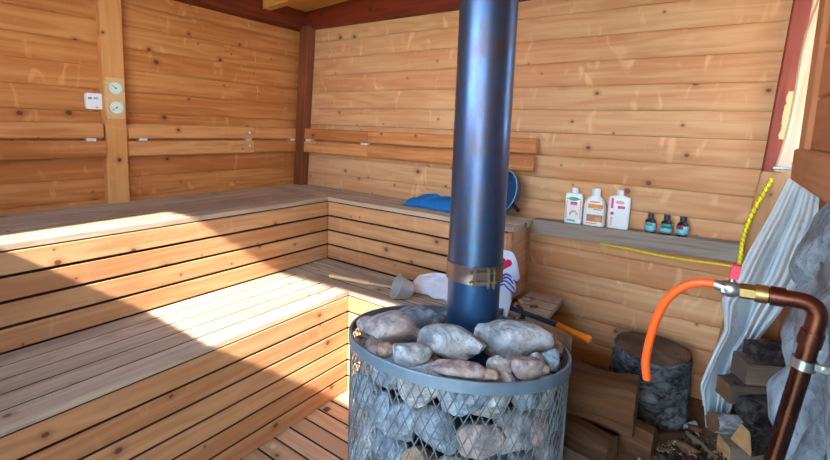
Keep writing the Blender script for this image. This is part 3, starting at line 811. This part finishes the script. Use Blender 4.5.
def shampoo(x, w, h, neck, kind, label, rot):
    b = sz(x)+.001; c = (x,BY,b); t = thing('shampoo_bottle', label, 'bottle', c, 'shampoo bottles on the shelf'); mb = MB(); d = .046
    if kind == 1: secs = [(0,w*.95,d*.9,.012),(.004,w,d,.012),(h-.012,w,d,.012),(h-.002,w*.93,d*.85,.012),(h,w*.4,d*.6,.01),(h+.005,w*.3,w*.3,.02)]
    elif kind == 2: secs = [(0,w*.93,d*.9,.018),(.005,w,d,.02),(h-.055,w,d,.02),(h-.03,w*.90,d*.95,.02),(h-.012,w*.70,d*.85,.02),(h-.002,w*.46,d*.7,.02),(h+.004,w*.36,w*.36,.02)]
    else: secs = [(0,w*.92,d*.9,.012),(.004,w*.96,d,.014),(h-.018,w,d,.014),(h-.006,w*.95,d*.9,.014),(h,w*.5,d*.6,.01),(h+.004,w*.32,w*.32,.02)]
    loft(mb, secs, c, rot); mb.build('body', M['white'], t, smooth=50)
    mb = MB(); r = .0165 if kind != 2 else .0205
    mb.lathe([(0,h),(r,h),(r,h+neck-.003),(r-.003,h+neck),(0,h+neck)], c, 28); mb.build('cap', M['white'], t, smooth=50)
    yo = d/2+.0003
    if kind == 1:
        patch('green_mark', t, M['green'], c, rot, -.026,.026,h-.038,h-.018,yo,shape='ell')
        patch('green_band', t, M['green'], c, rot, -.036,.036,h-.031,h-.027,yo-.0002)
        patch('pink_title', t, M['pink'], c, rot, -.016,.018,h-.06,h-.043,yo)
        patch('orange_picture', t, M['peach'], c, rot, -.02,.024,.045,.072,yo,shape='arc')
        for s in (-.034,.034): patch('gold_border', t, M['orange'], c, rot, s-.002,s+.002,.025,h-.036,yo-.0002)
        patch('green_foot', t, M['green'], c, rot, -.028,.012,.012,.020,yo)
    elif kind == 2:
        patch('orange_swoosh', t, M['orange'], c, rot, -.03,.042,h-.062,h-.040,yo)
        patch('orange_title', t, M['orange'], c, rot, -.026,.026,h-.033,h-.024,yo-.001,shape='ell')
        patch('grey_text', t, M['grey_ink'], c, rot, -.004,.036,.083,.087,yo)
        patch('fruit_picture', t, M['multi'], c, rot, -.034,.042,.022,.058,yo)
        patch('fruit_highlight', t, M['orange'], c, rot, .002,.036,.026,.046,yo+.0006,shape='ell')
        patch('orange_foot', t, M['orange'], c, rot, -.036,.016,.010,.016,yo)
    else:
        patch('pink_side_text', t, M['pink'], c, rot, -.036,-.024,.10,h-.012,yo)
        patch('pink_dot', t, M['pink'], c, rot, -.037,-.019,.066,.084,yo,shape='ell')
        patch('pink_lower_text', t, M['peach'], c, rot, -.034,-.026,.012,.058,yo)
        patch('peach_title', t, M['peach'], c, rot, -.016,.026,h-.04,h-.022,yo,shape='ell')
        patch('pink_title', t, M['pink'], c, rot, -.004,.028,h-.062,h-.048,yo)
shampoo(2.210,.088,.158,.028,1,'white shampoo bottle with green band and pink title, leftmost on shelf',.12)
shampoo(2.314,.106,.152,.038,2,'round-shouldered white shampoo bottle with orange swoosh and fruit picture',.10)
shampoo(2.428,.100,.163,.028,3,'white shampoo bottle with pink side text and pink dot',.08)
def vial(x, kind, label):
    b = sz(x)+.001; c = (x,BY,b); t = thing('small_bottle', label, 'bottle', c, 'small dark bottles on the shelf'); r = .0235
    mb = MB(); mb.lathe([(0,0),(r-.002,0),(r,.003),(r,.054),(r-.004,.060),(.011,.066),(.010,.072),(0,.072)], c, 28); mb.build('glass', M['amber'], t, smooth=50)
    mb = MB(); mb.lathe([(0,.068),(.0135,.068),(.0135,.087),(.012,.089),(0,.089)], c, 24); mb.build('cap', M['navy'], t, smooth=50)
    def band(nm, z0, z1, m, a0=-200, a1=20, rr=.0004):
        mb = MB(); mb.grid(22, 1, lambda a, q: V(c)+V(((r+rr)*math.cos(math.radians(a0+(a1-a0)*a)), (r+rr)*math.sin(math.radians(a0+(a1-a0)*a)), z0+(z1-z0)*q)))
        o = mb.build(nm, m, t, smooth=60); solidify(o, .0005, 1)
    band('label', .010, .048, M['lab_cyan'])
    if kind == 1: band('label_title', .034, .046, M['lab_teal'], -150, -60, .001)
    if kind == 2: band('label_title', .030, .050, M['lab_teal'], -200, 20, .001)
    if kind == 3: band('label_title', .032, .050, M['lab_red'], -180, -80, .001)
    band('label_foot', .006, .013, M['lab_teal'], -200, 20, .001)
vial(2.572,1,'small dark amber bottle with blue label, nearest the shampoo bottles')
vial(2.640,2,'middle small dark bottle with teal band across its label')
vial(2.706,3,'small dark bottle with reddish label corner, rightmost on shelf')

# yellow cord: from the nail by the post down and along under the shelf
pts = [(3.005,-.075,1.275),(2.985,-.078,1.22),(2.962,-.08,1.15),(2.944,-.085,1.08),(2.934,-.098,1.02),(2.932,-.102,.96),(2.932,-.102,.905),(2.92,-.096,.885),(2.86,-.09,.882),(2.74,-.088,.876),(2.6,-.085,.876),(2.48,-.083,.882),(2.36,-.080,.884)]
def smoothpts(P, n=8):
    P = [V(p) for p in P]; out = []
    for i in range(len(P)-1):
        p0, p1, p2, p3 = P[max(i-1,0)], P[i], P[i+1], P[min(i+2,len(P)-1)]
        for k in range(n):
            t = k/n; out.append(.5*((2*p1)+(p2-p0)*t+(2*p0-5*p1+4*p2-p3)*t*t+(3*p1-p0-3*p2+p3)*t**3))
    out.append(P[-1]); return out
t = thing('cord', 'yellow twisted cord hanging by the post and running under the shelf', 'cord', (2.94,-.1,.88))
sp = smoothpts(pts, 12); rr = []
for i in range(len(sp)): rr.append((.0088 if i < 12*7 else .0045)*(1+.13*math.sin(i*1.9)))
mb = MB(); mb.tube(sp, rr, 10); mb.build('strand', M['yellow'], t, smooth=70)
mb = MB()
for s in range(0, 12*6, 4):
    p = sp[s]; q = sp[s+1]; mb.tube([p+V((-.007,-.007,.005)), q+V((.007,-.008,-.004))], .0017, 6)
mb.build('fleck', M['yellow2'], t)

# ------------------------------------------------------------------ right corner
# canvas hung from a nail at the sill
def lerp3(P, q):
    q = max(0, min(.9999, q))*(len(P)-1); i = int(q); f = q-i; return V(P[i]).lerp(V(P[i+1]), f)
LEFT  = [(3.044,-.2,1.287),(3.004,-.2,1.138),(2.956,-.2,.987),(2.920,-.2,.853),(2.885,-.21,.757),(2.908,-.2,.635),(2.882,-.2,.534),(2.845,-.2,.36),(2.879,-.2,.234)]
RIGHT = [(3.135,-.22,1.265),(3.14,-.22,1.15),(3.135,-.22,1.05),(3.12,-.2,.90),(3.08,-.19,.76),(3.03,-.18,.64),(2.995,-.17,.53),(2.975,-.17,.41),(2.955,-.18,.27)]
def tarp(a, b):
    L, R = lerp3(LEFT, b), lerp3(RIGHT, b); p = L.lerp(R, a)
    spread = min(1, .12+b*1.9)
    fold = .036*math.sin(a*14+.9+1.2*b)*(1+.5*math.sin(a*5))+.010*math.sin(a*43+b*5)+.02*noise.noise(V((a*4, b*5, 3)))
    p.y += fold*spread*(1-.4*b)-.015; p.x += .25*fold*spread*(a*(1-a)*4)
    p.z += .02*math.sin(a*3.1)*(1-b)-(.045*abs(math.sin(a*7))*max(0, b-.85)/.15)
    return p
mb = MB(); mb.grid(90, 60, tarp); o = mb.build('tarp', M['tarp'], smooth=80); solidify(o, .004, 0); rebase(o)
tag(o, 'dirty grey-white canvas tarp hanging in folds from the right corner', 'tarp')

# rough stone wall at the right
def XPROF(z):
    P = [(0,3.05),(.55,3.045),(.72,3.035),(.88,3.03),(1.0,3.035),(1.16,3.055),(1.24,3.075),(1.31,3.09)]
    for (a,p),(b,q) in zip(P,P[1:]):
        if z <= b: return p+(q-p)*max(0,(z-a)/(b-a))
    return P[-1][1]
def stones_face(a, b):
    y = -.88-1.7*a; z = .0+1.285*b
    p = V((y*4.2, z*4.6, 0))
    dd, pt = noise.voronoi(V((p.x, p.y, .3)), distance_metric='DISTANCE', exponent=2)[0:2]
    crack = min(1, (dd[1]-dd[0])*3.2); cell = noise.noise(pt[0]*3.1)
    x = XPROF(z)+.004-.035*crack**.6-.022*cell-.012*noise.noise(V((y*14, z*14, 2)))-.02*noise.noise(V((y*5, z*5, 8)))
    return V((x, y+.0, z))
def stones_end(a, b):
    z = 1.285*b; x0 = stones_face(0, b); xx = x0.x+(3.15-x0.x)*a
    return V((xx, -.88+.05*min(1, a*8)*noise.noise(V((xx*9, z*7, 3)))*2, z))
mb = MB(); mb.grid(110, 100, stones_face); mb.grid(30, 100, stones_end)
mb.grid(2, 1, lambda a, b: V((3.06+a*.09, -.90-b*1.66, 1.282)))
o = mb.build('stone_wall', M['masonry'], smooth=55); rebase(o); tag(o, 'rough blue-grey stone wall at the right edge behind the copper pipe', 'stone wall')

# copper water pipe with valve, and the orange hose
PYY = -1.50
t = thing('water_pipe', 'bent copper water pipe with tap in front of the stone wall', 'water pipe', (2.95,PYY,.19))
def arc_pipe(P, r, n=8):      # polyline with its one corner rounded
    a, b, c = map(V, P); d1 = (a-b).normalized(); d2 = (c-b).normalized(); p1, p2 = b+d1*r, b+d2*r
    return [a]+[p1.lerp(b, q/n).lerp(b.lerp(p2, q/n), q/n) for q in range(n+1)]+[c]
top = [(2.912,PYY,1.173),(2.990,PYY,1.176),(2.950,PYY,.80)]
foot = V((2.950,PYY,.80))+(V((2.950,PYY,.80))-V((2.982,PYY,1.10)))*1.98
ap = arc_pipe(top, .030); ap[-1] = foot
mb = MB(); mb.tube(ap, .0135, 20); cp = mb.build('pipe', M['copper'], t, smooth=60)
for p, q in (((2.925,PYY,1.1735),(2.945,PYY,1.1745)),((2.9845,PYY,1.128),(2.9815,PYY,1.104))):
    mb = MB(); mb.tube([p, q], .0162, 20); mb.build('fitting', M['copper'], t)
mb = MB(); a = V((2.982,PYY,1.10)); d = (foot-a).normalized(); c = a+d*.020
mb.tube([c, c+d*.016], .0175, 20); mb.board(c+V((.010,-.016,-.010)), (1,0,0), (0,0,1), (0,-1,0), .020, .012, .003)
mb.lathe([(0,0),(.004,0),(.004,.006),(0,.006)], c+V((.022,-.019,-.004)), 10, (0,-1,0)); mb.build('pipe_clip', M['nickel'], t)
mb = MB(); mb.tube([(2.884,PYY,1.172),(2.905,PYY,1.173)], .0135, 6); mb.tube([(2.905,PYY,1.173),(2.922,PYY,1.1735)], .0155, 18); mb.build('brass_fitting', M['brass'], t)
mb = MB(); mb.tube([(2.858,PYY,1.172),(2.868,PYY,1.172)], .0125, 6); mb.tube([(2.868,PYY,1.172),(2.876,PYY,1.172)], .010, 16)
mb.lathe([(0,-.014),(.010,-.012),(.0145,-.004),(.0145,.004),(.010,.012),(0,.014)], (2.872,PYY,1.172), 18, (1,0,0)); mb.tube([(2.872,PYY,1.18),(2.872,PYY,1.196)], .005, 12)
va = mb.build('valve', M['nickel'], t)
mb = MB(); mb.board((2.8665,PYY-.010,1.192), (.004,0,.030), (1,0,0), (0,1,0), .024, .013, .018, .003); mb.build('valve_handle', M['redpl'], va)
t = thing('hose', 'short orange rubber hose drooping from the water tap', 'hose', (2.75,PYY,.945))
hp = [(2.862,1.1725),(2.846,1.174),(2.828,1.171),(2.808,1.161),(2.789,1.142),(2.772,1.112),(2.760,1.069),(2.753,1.020),(2.751,.979),(2.756,.945)]
hp = smoothpts([(x,PYY+.004*i,z) for i, (x,z) in enumerate(hp)], 6)
mb = MB(); mb.tube(hp[3:], .0078, 16, caps=False); mb.tube(hp[3:], .0050, 12, caps=False); o = mb.build('tube', M['hose'], t, smooth=60)
mb = MB(); mb.tube(hp[1:6], .0092, 14); mb.build('ferrule', M['nickel'], t)

# chopping block
t = thing('chopping_block', 'round tree stump chopping block with lichen bark against back wall', 'chopping block', (2.650,-.235,.185))
def stump(r0, r1, z0, z1, cx, cy):
    def g(a, b):
        th = a*2*PI; r = (r0+(r1-r0)*b)*(1+.05*noise.noise(V((math.cos(th)*1.6, math.sin(th)*1.6, 3)))+.035*noise.noise(V((math.cos(th)*6, math.sin(th)*6, b*7))))
        r *= 1+.05*max(0,1-b*5)-.03*max(0,(b-.94)/.06)
        return V((cx+r*math.cos(th), cy+r*math.sin(th), z0+(z1-z0)*b+(.012*noise.noise(V((math.cos(th)*2, math.sin(th)*2, 9))) if b > .99 else 0)-(.02 if b == 0 else 0)))
    return g
g = stump(.168,.158,.185,.485,2.650,-.235)
mb = MB(); mb.grid(90, 30, g); mb.build('bark', M['bark'], t, smooth=70)
mb = MB(); c = V((2.650,-.235,.487))
mb.grid(90, 10, lambda a, b: c.lerp(g(a, 1), .03+.955*b)+V((0,0,.004*noise.noise(V((a*9,b*4,1))))))
mb.build('cut_top', M['stump_top'], t, smooth=70)

# logs and firewood
def split_log(name, A, B, prof, mat, endmat, label, cat, seed, group=None, wob=.010):
    """a split log from A to B: wedge or block profile [(v,w)] in metres"""
    A, B = V(A), V(B); d = (B-A).normalized(); s = V((0,0,1)).cross(d).normalized(); w = d.cross(s)
    t = thing(name, label, cat, (A+B)/2-V((0,0,max(q[1] for q in prof)*.5)), group)
    L = (B-A).length; k = len(prof); mb = MB(); P = []
    for i in range(k):                                       # subdivide the outline
        for q in range(4): P.append((prof[i][0]+(prof[(i+1)%k][0]-prof[i][0])*q/4, prof[i][1]+(prof[(i+1)%k][1]-prof[i][1])*q/4))
    def fn(u, v, ww): return (s*noise.noise(V((u*6, v*30, seed)))+w*noise.noise(V((u*6, ww*30, seed+7))))*wob + d*(.004*noise.noise(V((v*40, ww*40, seed))))
    mb.sweep(P, A, d, s, w, L, caps=False, n=14, fn=fn); b = mb.build('body', M[mat], t, smooth=50)
    for p0, sg in ((A,0),(B,L)):
        mb = MB(); vs = [mb.bm.verts.new(A+d*sg+s*v+w*q+fn(sg, v, q)) for v, q in P]; mb.bm.faces.new(vs); mb.build('cut_end', M[endmat], t, smooth=0)
    return t
def rnd(r, n=9, fl=1.0, seed=1):
    g_ = random.Random(seed); return [(r*math.cos(2*PI*i/n)*(1+g_.uniform(-.12,.12)), r*fl*math.sin(2*PI*i/n)*(1+g_.uniform(-.12,.12))) for i in range(n)]
split_log('log', (2.24,-.610,.375), (2.650,-.590,.380), rnd(.100,11,1,2), 'logbr','logend2','thick brown log on top of the two others right of the stove','log',3, wob=.02)
split_log('log', (2.40,-.690,.245), (2.600,-.720,.243), rnd(.066,9,1,4), 'logbr','logend2','dark brown log lying lowest and nearest, against the stove side','log',5, wob=.015)
split_log('log', (2.30,-.530,.240), (2.720,-.560,.240), rnd(.062,9,1,7), 'logbr','logend2','brown log sticking out furthest right under the top log','log',8, wob=.015)
def blk(w, h): return [(-w/2,-h/2),(w/2,-h/2),(w/2*.92,h/2),(-w/2*.95,h/2*.9)]
def wedge(w, h): return [(-w/2,-h/2),(w/2,-h*.4),(w*.12,h/2),(-w*.30,h*.42)]
FW = [
 ((2.945,-.40,.225),(3.12,-.29,.235), blk(.09,.075), 'loggr','logend','brown-grey split log lowest in the woodpile with a pale sawn end', 21),
 ((2.900,-.365,.300),(3.06,-.23,.262), rnd(.038,9,1,5), 'birch','logend2','small round birch log with white bark low in the woodpile', 22),
 ((2.995,-.43,.318),(3.13,-.29,.325), wedge(.09,.10), 'darkbark','logend','split log with rough dark bark and pale end above the lowest log', 23),
 ((2.995,-.42,.420),(3.14,-.28,.425), rnd(.052,8,.95,9), 'darkbark','darkbark','black rough-barked log in the middle of the woodpile', 24),
 ((2.920,-.37,.455),(3.08,-.27,.46), blk(.085,.075), 'loggr','logend2','grey-brown split log whose end sticks out left of the black log', 25),
 ((2.960,-.37,.560),(3.14,-.28,.56), blk(.10,.085), 'loggr','loggr','broad grey squared log near the top of the woodpile', 26),
 ((2.990,-.38,.640),(3.15,-.28,.640), blk(.085,.055), 'darkbark','darkbark','dark grey log topmost of the woodpile under the canvas', 27),
]
for a, b, p, m, e_, lab, sd in FW: split_log('firewood_log', a, b, p, m, e_, lab, 'firewood', sd, 'firewood stacked under the tarp', .006)

# sticks, bark and chips on the earth
rg = random.Random(4)
ST = [((2.68,-.40),(2.845,-.26),.014,'birch','pale birch stick lying on the ground right of the chopping block'),
      ((2.70,-.47),(2.80,-.38),.020,'logbr','thick brown stick on the ground below the pale birch stick'),
      ((2.79,-.43),(2.87,-.46),.012,'logend2','reddish brown short stick in the middle of the wood litter'),
      ((2.82,-.33),(2.92,-.44),.011,'loggr','grey stick pointing from the wood litter to the woodpile'),
      ((2.85,-.42),(2.90,-.55),.010,'darkbark','dark stick in front of the lowest split log'),
      ((2.735,-.54),(2.83,-.56),.009,'darkbark','dark twig lying at the near edge of the wood litter'),
      ((2.80,-.28),(2.87,-.30),.015,'logbr','stubby brown stick beside the foot of the tarp')]
for i, (a, b, r, m, lab) in enumerate(ST):
    n = 7; pts = []
    for k in range(n):
        q = k/(n-1); x = a[0]+(b[0]-a[0])*q; y = a[1]+(b[1]-a[1])*q
        pts.append((x+.004*math.sin(q*7+i), y+.004*math.cos(q*5+i), gz(x,y)+r*.9+.004))
    mb = MB(); mb.tube(pts, [r*(.75+.3*rg.random()) for _ in pts], 9); o = mb.build('stick', M[m], smooth=40); rebase(o); tag(o, lab, 'stick')
mb = MB(); mats = ['logbr','chip','loggr','darkbark','logend2']
for i in range(340):
    x = rg.gauss(2.80,.075); y = rg.gauss(-.46,.085)
    if not (2.62 < x < 2.99 and -.72 < y < -.28) or math.hypot(x-2.65, y+.235) < .19: continue
    a = rg.uniform(0, PI); L = rg.uniform(.012,.045); w = rg.uniform(.005,.013); u = V((math.cos(a), math.sin(a), rg.uniform(-.25,.25)))
    mb.mi = rg.choice([0,0,1,2,2,3,3,3,4]); mb.board((x,y,gz(x,y)+.002), u, (-u.y,u.x,0), (0,0,1), L, w, rg.uniform(.003,.008), .001)
o = mb.build('wood_litter', [M[m] for m in mats]); rebase(o)
tag(o, 'bark crumbs and wood chips strewn over the earth by the chopping block', 'wood litter', None, 'stuff')

# little scraps on the deck
o = link('pebble', rock_mesh('pebble', .018,.014,.012, 71), M['chip']); o.location = (1.262,-1.225,FZ+.010); tag(o, 'tiny pale scrap on the deck boards against the lower bench', 'pebble')
def leafg(a, b):
    x = 1.232+.034*a; y = -.895+.03*b; return V((x, y, FZ+.003+.010*math.sin(a*3)*math.sin(b*2.5)))
mb = MB(); mb.grid(8, 6, leafg); o = mb.build('dry_leaf', M['leaf'], smooth=80); solidify(o, .001, 1); rebase(o); tag(o, 'small dry brown leaf on the deck under the lower bench edge', 'leaf')

# ------------------------------------------------------------------ light
sun = bpy.data.lights.new('sun', 'SUN'); sun.energy = 13; sun.angle = math.radians(.9); sun.color = (1.0,.93,.82)
so = bpy.data.objects.new('sun', sun); COL.objects.link(so); so.rotation_euler = V((SX,SY,SZ)).to_track_quat('-Z','Y').to_euler(); so.location = (3,-6,6)
w = bpy.data.worlds.new('sky'); SC.world = w; w.use_nodes = True; nt = w.node_tree; nt.nodes.clear()
wo = nt.nodes.new('ShaderNodeOutputWorld'); bg = nt.nodes.new('ShaderNodeBackground'); nt.links.new(bg.outputs[0], wo.inputs[0])
tc = nt.nodes.new('ShaderNodeTexCoord'); sp_ = nt.nodes.new('ShaderNodeSeparateXYZ'); nt.links.new(tc.outputs['Generated'], sp_.inputs[0])
cr = nt.nodes.new('ShaderNodeValToRGB'); nt.links.new(sp_.outputs['Z'], cr.inputs[0])
el = cr.color_ramp.elements
el[0].position = 0.0; el[0].color = (.80,.90,1.0,1); el[1].position = 1.0; el[1].color = (.25,.50,1.0,1)
e2 = el.new(.18); e2.color = (.62,.80,1.0,1); e3 = el.new(.45); e3.color = (.40,.66,1.0,1)
nt.links.new(cr.outputs[0], bg.inputs[0]); bg.inputs[1].default_value = 11.0

# ------------------------------------------------------------------ camera
f_px, ppy = 447.0, 184.0
mx = V((-231-415, 105-ppy, f_px)).normalized(); py_ = V((730-415, 139-ppy, f_px)).normalized()
X = -mx; Y = (py_-X*py_.dot(X)).normalized(); Z = X.cross(Y)
if Z.y > 0: Z = -Z
Rm = Matrix((X, Y, Z))                                              # world <- image axes (right, down, forward)
right, up, back = Rm.col[0], -Rm.col[1], -Rm.col[2]
cam = bpy.data.cameras.new('camera'); co = bpy.data.objects.new('camera', cam); COL.objects.link(co)
m4 = Matrix((right, up, back)).transposed().to_4x4(); m4.translation = V((2.844,-2.433,1.43)); co.matrix_world = m4
cam.sensor_width = 36; cam.sensor_fit = 'HORIZONTAL'; cam.lens = f_px/830*36; cam.shift_y = -(230-ppy)/830; cam.clip_start = .02
SC.camera = co
vs = SC.view_settings; vs.view_transform = 'Standard'; vs.look = 'None'; vs.gamma = 1; vs.use_curve_mapping = False; vs.exposure = 0.72
